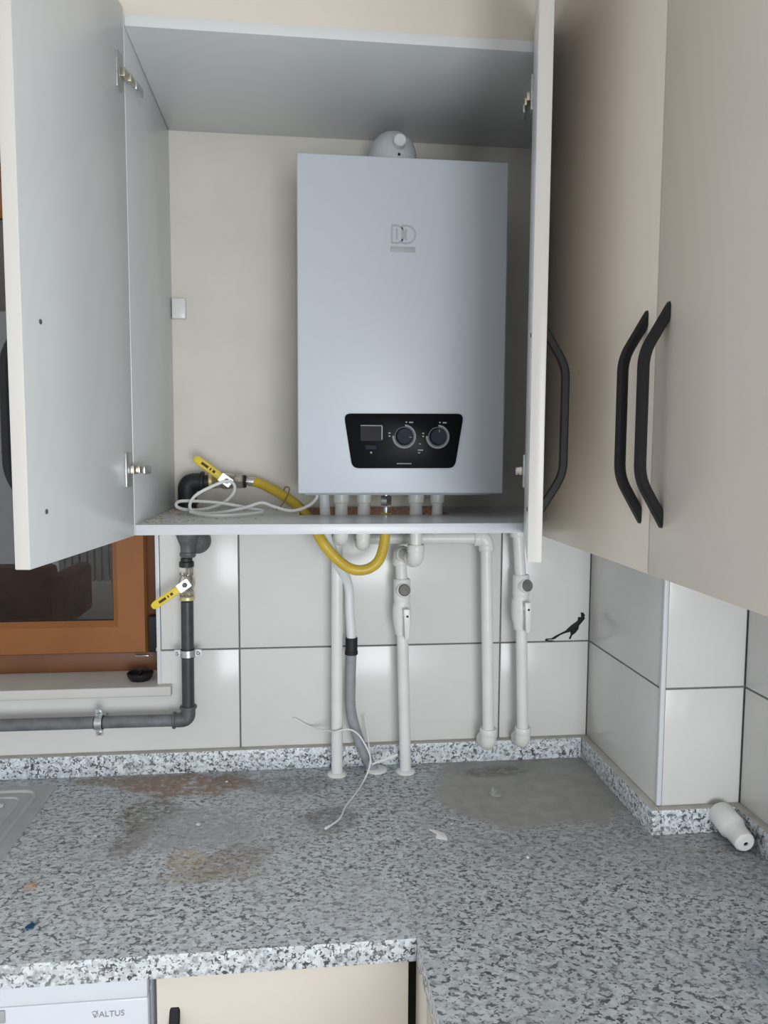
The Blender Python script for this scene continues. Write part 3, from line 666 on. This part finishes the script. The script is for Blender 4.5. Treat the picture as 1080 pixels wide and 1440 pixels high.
def ball_valve(name, label, pos, ax, lever_dir, off, body_mat='nickel'):
    """pos = centre of the ball, ax = pipe direction, lever along lever_dir, off = direction in which the stem points"""
    p, ax, off, ld = Vector(pos), Vector(ax).normalized(), Vector(off).normalized(), Vector(lever_dir).normalized()
    t = thing(name, label, 'valve', pos)
    link('valve_body', lathe(p-ax*.034, ax, [(0, 0), (.0145, 0), (.0150, .002), (.0150, .016), (.0130, .018), (.0165, .026), (.0180, .034), (.0165, .042), (.0130, .050), (.0150, .052), (.0150, .060), (0, .061)], 24), body_mat, t)
    link('hex_end', lathe(p-ax*.035, ax, [(0, 0), (.0155, 0), (.0170, .002), (.0170, .016), (.0155, .018), (0, .018)], 6), body_mat, t)
    link('hex_end', lathe(p+ax*.014, ax, [(0, 0), (.0155, 0), (.0170, .002), (.0170, .013), (.0155, .015), (0, .015)], 6), body_mat, t)
    link('thread_seal', lathe(p+ax*.029, ax, [(0, 0), (.0145, 0), (.0165, .002), (.0165, .007), (.0150, .009), (0, .009)], 20), 'brass', t)
    link('stem', cyl(p+off*.012, p+off*.026, .0075, 16), body_mat, t)
    s = ld.cross(off) if True else None
    o = p+off*.024
    lv = link('lever', prism(rpoly([(-.010, -.010), (.018, -.008), (.022, -.0085), (.074, -.0085), (.082, -.005), (.082, .005), (.074, .0085), (.022, .0085), (.018, .008), (-.010, .010)], .003), o, ld, off.cross(ld), .0045, bev=.0015), 'lever_yellow', t)
    link('lever_plate', prism(rpoly([(-.0105, -.0095), (.0165, -.0095), (.0165, .0095), (-.0105, .0095)], .002), o+off*.0040, ld, off.cross(ld), .0014), 'zinc', lv)
    link('lever_nut', lathe(o+off*.005, off, [(0, 0), (.0055, 0), (.0055, .004), (.0045, .005), (0, .005)], 6), 'iron_grey', lv)
    v = off.cross(ld)
    for a, c in ((.030, .036), (.040, .043), (.047, .064)):
        link('print', prism([(a, -.0028), (c, -.0028), (c, .0028), (a, .0028)], o+off*.0045, ld, v, .0004), 'lever_print', lv)
    return t
ball_valve('ball_valve', 'brass ball valve with yellow lever on the dark riser beside the window', (GX+.0004, GY, 1.337), (0, 0, -1), (-.83, -.10, -.56), (0, -1, 0))
v2 = ball_valve('ball_valve', 'ball valve with yellow lever on the cabinet shelf, feeding the yellow hose', (-.3770, GY, 1.5550), (-1, 0, 0), (-.80, -.05, .60), (.10, -1, .05))

def clamp(label, c, ax, ear):
    c, ax, ear = Vector(c), Vector(ax).normalized(), Vector(ear).normalized()
    t = thing('pipe_clamp', label, 'clamp', c)
    link('band', ring(c-ax*.0075, ax, .0136, .0160, .015, 0, 2*math.pi, 32), 'zinc', t)
    link('rubber_lining', ring(c-ax*.0095, ax, .0133, .0148, .019, 0, 2*math.pi, 32), 'rubber', t)
    for s in (1, -1):
        q = c+ear*s*.0155; n = Vector((0, -1, 0))
        b = bmesh.new(); e = link('ear', prism(rpoly([(-.004, -.0075), (.014, -.0075), (.014, .0075), (-.004, .0075)], .003), q+Vector((0, .0015, 0)), ear*s, Vector((0, -1, 0)).cross(ear*s), .003), 'zinc', t); b.free()
        link('ear_screw', lathe(q+ear*s*.007+n*.001, n, [(0, 0), (.0042, 0), (.0042, .003), (.0025, .0045), (0, .0045)], 12), 'steel', e)
    link('stud', cyl(c+Vector((0, .014, 0)), (c.x, -.0005, c.z), .004, 12), 'zinc', t)
clamp('zinc pipe clamp holding the dark vertical riser to the tiles', (-.4643, GY, 1.183), (0, 0, 1), (1, 0, 0))
clamp('zinc pipe clamp holding the horizontal gas pipe below the window sill', (-.6535, GY, 1.035), (1, 0, 0), (0, 0, 1))

gh = thing('gas_hose', 'yellow flexible gas hose looping from the shelf valve under the shelf to the boiler', 'hose', (-.11, -.17, 1.37))
link('nut', lathe((-.3500, GY, 1.5545), (1, -.02, 0), [(0, 0), (.0140, 0), (.0155, .002), (.0155, .012), (.0140, .014), (0, .014)], 6), 'iron_black', gh)
link('ferrule', lathe((-.3370, GY, 1.5545), (1, -.05, -.04), [(0, 0), (.0070, 0), (.0070, .004), (.0100, .005), (.0100, .020), (.0095, .023), (0, .023)], 22), 'steel', gh)
link('hose', tube(smooth([(-.3180, -.053, 1.5538), (-.300, -.058, 1.548), (-.262, -.080, 1.529), (-.226, -.112, 1.506), (-.200, -.158, 1.480), (-.176, -.182, 1.438), (-.148, -.180, 1.404), (-.118, -.185, 1.384), (-.088, -.185, 1.383), (-.064, -.182, 1.399), (-.052, -.176, 1.432), (-.0480, -.171, 1.470), (-.0476, -.170, 1.497)], 10), .0106, 18), 'hose_yellow', gh)
link('ferrule', cyl((-.0476, -.170, 1.485), (-.0476, -.17, 1.508), .0085, 20), 'steel', gh)
tie = link('wire_tie', tube(smooth([(-.2550, -.098, 1.538), (-.2520, -.090, 1.5445), (-.2440, -.094, 1.5425), (-.2460, -.106, 1.531), (-.2520, -.108, 1.520), (-.2580, -.112, 1.509), (-.270, -.115, 1.4985)]), .0012, 8), 'tie_brown')
tag(tie, 'thin brown wire tie wrapped round the yellow gas hose', 'tie')

# white mains cable coiled on the shelf
cable_pts = [(-.186, -.2, 1.540), (-.190, -.2, 1.526), (-.207, -.205, 1.512), (-.237, -.21, 1.504), (-.272, -.205, 1.512), (-.295, -.2, 1.519), (-.327, -.205, 1.510), (-.374, -.21, 1.5005), (-.415, -.21, 1.5005), (-.431, -.21, 1.512), (-.421, -.205, 1.533), (-.390, -.195, 1.551), (-.363, -.185, 1.5605), (-.350, -.175, 1.553), (-.353, -.165, 1.535), (-.374, -.16, 1.516), (-.408, -.17, 1.505), (-.439, -.19, 1.505), (-.457, -.20, 1.512), (-.454, -.19, 1.521), (-.421, -.18, 1.521), (-.374, -.18, 1.517), (-.320, -.19, 1.508), (-.292, -.21, 1.503), (-.317, -.238, 1.5005), (-.365, -.275, 1.5005), (-.405, -.245, 1.5005), (-.428, -.225, 1.504)]
tag(link('power_cable', tube(smooth(cable_pts, 8), .0031, 10), 'wire_white'), 'white power cable coiled loosely on the cabinet shelf below the yellow lever', 'cable')
# thin wire that lies over the counter
wire_pts = [(-.239, -.005, 1.014), (-.200, -.012, .994), (-.160, -.060, 1.002), (-.149, -.079, 1.006), (-.120, -.078, 1.011), (-.098, -.080, 1.001), (-.079, -.085, .973), (-.070, -.087, .948), (-.074, -.090, .922), (-.088, -.108, .9025), (-.107, -.157, .902), (-.131, -.211, .902), (-.145, -.259, .902), (-.168, -.290, .902)]
wr = thing('thin_wire', 'thin white wire draped over the straight pipe and trailing across the counter', 'wire', (-.12, -.15, CZ))
link('lead', tube(smooth(wire_pts, 8), .0019, 8), 'wire_white', wr)
link('plug_end', cyl((-.166, -.287, .9025), (-.175, -.297, .9025), .0026, 10), 'wire_white', wr)
link('branch', tube(smooth([(-.078, -.027, 1.020), (-.071, -.040, .970), (-.067, -.072, .932), (-.068, -.085, .936)], 8), .0016, 8), 'wire_white', wr)
link('flat_tail', prism(rpoly([(0, -.0018), (.028, -.003), (.060, -.0035), (.060, .0035), (.028, .003), (0, .0018)], .001), (-.066, -.083, .932), (1, .10, .30), (-.28, -.2, 1), .0012), 'wire_white', wr)

# ================================================================== LOOSE THINGS
# black ragged smear on the tile by the corner
sm = [(.3487, 1.1791), (.3511, 1.1834), (.3645, 1.1837), (.3739, 1.1898), (.3878, 1.1965), (.3979, 1.2013), (.4117, 1.2143), (.4192, 1.2192), (.4274, 1.2253), (.4278, 1.2335), (.4355, 1.2334), (.4345, 1.2447), (.4403, 1.244), (.4444, 1.2382), (.4426, 1.2345), (.4446, 1.2307), (.4384, 1.2226), (.4303, 1.2133), (.4293, 1.2051), (.4224, 1.1964), (.4142, 1.1902), (.4106, 1.1815), (.4068, 1.1822), (.411, 1.1916), (.4102, 1.1992), (.3981, 1.1963), (.3866, 1.1921), (.3778, 1.1866), (.3729, 1.1830), (.3660, 1.1815), (.3560, 1.1815), (.3560, 1.1795), (.3660, 1.1790), (.3720, 1.1785), (.3627, 1.1769)]
tag(link('sealant_scrap', prism(sm, (0, .0003, 0), (1, 0, 0), (0, 0, 1), .0028, bev=.0004), 'smear_black'), 'ragged black scrap stuck on the tile beside the wall corner', 'scrap')
# white plastic nozzle lying by the right-hand wall
nz = thing('plastic_nozzle', 'white tapered plastic nozzle lying on the counter against the granite upstand', 'nozzle', (.575, -.38, CZ))
a0, a1 = Vector((.5735, -.372, CZ+.0395)), Vector((.5745, -.4560, CZ+.0215)); dn = a1-a0
link('body', lathe(a0, dn, [(0, 0), (.019, 0), (.0225, .003), (.0240, .010), (.0245, .045), (.0215, .050), (.0200, .056), (.0195, .066), (.0190, .070), (.0195, .074), (.0185, .084), (.0150, .088), (.0045, .0885), (.0045, .084), (0, .084)], 32), 'plastic_white', nz)
link('bore', cyl(a0+dn.normalized()*.0845, a0+dn.normalized()*.0868, .0043, 16), 'matt_black', nz)
# shard of white plastic
tag(link('plastic_shard', prism([(-.020, .020), (-.006, .014), (.006, .004), (.010, -.010), (.008, -.020), (.000, -.014), (-.012, -.010), (-.008, .004)], (.042, -.338, CZ+.0005), (1, 0, .06), (0, 1, .12), .0018, bev=.0003), 'chip_white'), 'sharp white plastic shard lying on the countertop joint', 'shard')
db = thing('clear_disc', 'small clear plastic wall plug disc lying in grey cement dust', 'disc', (.187, -.185, CZ))
link('disc', lathe((.187, -.185, CZ), (.05, -.05, 1), [(0, 0), (.0135, 0), (.0140, .002), (.012, .005), (.008, .006), (0, .006)], 24), 'clear_plastic', db)
link('spike', cyl((.182, -.185, CZ+.005), (.181, -.184, CZ+.015), .0016, 8), 'clear_plastic', db)
def crumb(name, label, cat, x, y, r, m, group=None, n=7, flat=.5):
    nb = bmesh.new(); bmesh.ops.create_icosphere(nb, subdivisions=1, radius=r)
    for v in nb.verts:
        k = .7+.6*random.random(); v.co = Vector((v.co.x*k, v.co.y*k, v.co.z*flat*k))
    zmin = min(v.co.z for v in nb.verts)
    for v in nb.verts: v.co += Vector((x, y, CZ-zmin))
    tag(link(name, nb, m, sharp=20), label, cat, group)
crumb('blue_scrap', 'tiny dark blue plastic scrap near the front edge of the counter', 'scrap', -.626, -.543, .0075, 'blue_scrap', flat=.35)
for x, y, r, m, lb in [(-.418, -.258, .0045, 'chip_white', 'tiny white crumb on the pale dust patch between the brown stains'), (-.664, -.432, .005, 'wood_crumb', 'tiny orange crumb on the granite in front of the sink drainer'),
    (-.383, -.075, .0035, 'chip_white', 'tiny white crumb on the rusty brown stain by the back upstand'), (-.602, -.280, .003, 'chip_white', 'tiny white crumb on the granite near the corner of the sink drainer'),
    (.181, -.430, .004, 'chip_white', 'tiny white crumb at the ragged front edge of the cement dust'), (.070, -.300, .0025, 'chip_white', 'tiny white crumb beside the white plastic shard')]:
    crumb('rubble_crumb', lb, 'crumb', x, y, r, m, 'rubble crumbs on the countertop')

# ================================================================== BEHIND THE CAMERA (seen mirrored in the window glass)
sf = thing('sofa', 'brown fabric sofa mirrored in the dark window glass', 'sofa', (-3.2, -4.9, 0))
link('seat', box(-4.2, -2.35, -5.3, -4.55, .12, .42, .04), 'sofa_brown', sf)
link('backrest', box(-4.2, -2.35, -4.75, -4.545, .13, .64, .05), 'sofa_brown', sf)
for x in (-4.2, -2.40): link('armrest', box(x, x+.16, -5.35, -4.55, .10, .56, .05), 'sofa_brown', sf)
for x in (-4.1, -2.4):
    for y in (-5.2, -4.65): link('leg', cyl((x, y, 0), (x, y, .12), .025, 12), 'iron_black', sf)
rd = thing('radiator', 'white column radiator mirrored in the dark window glass', 'radiator', (-2.5, -6.6, .1))
for k in range(12): link('column', box(-2.95+k*.08, -2.885+k*.08, -6.65, -6.55, .15, .75, .02), 'radiator_white', rd)
for z in (.2, .68): link('header', cyl((-2.97, -6.6, z), (-1.98, -6.6, z), .025, 14), 'radiator_white', rd)
for x in (-2.9, -2.05): link('foot', box(x-.02, x+.02, -6.64, -6.56, 0, .16, .005), 'radiator_white', rd)

for o in bpy.data.objects:
    if '_w' in o: del o['_w']
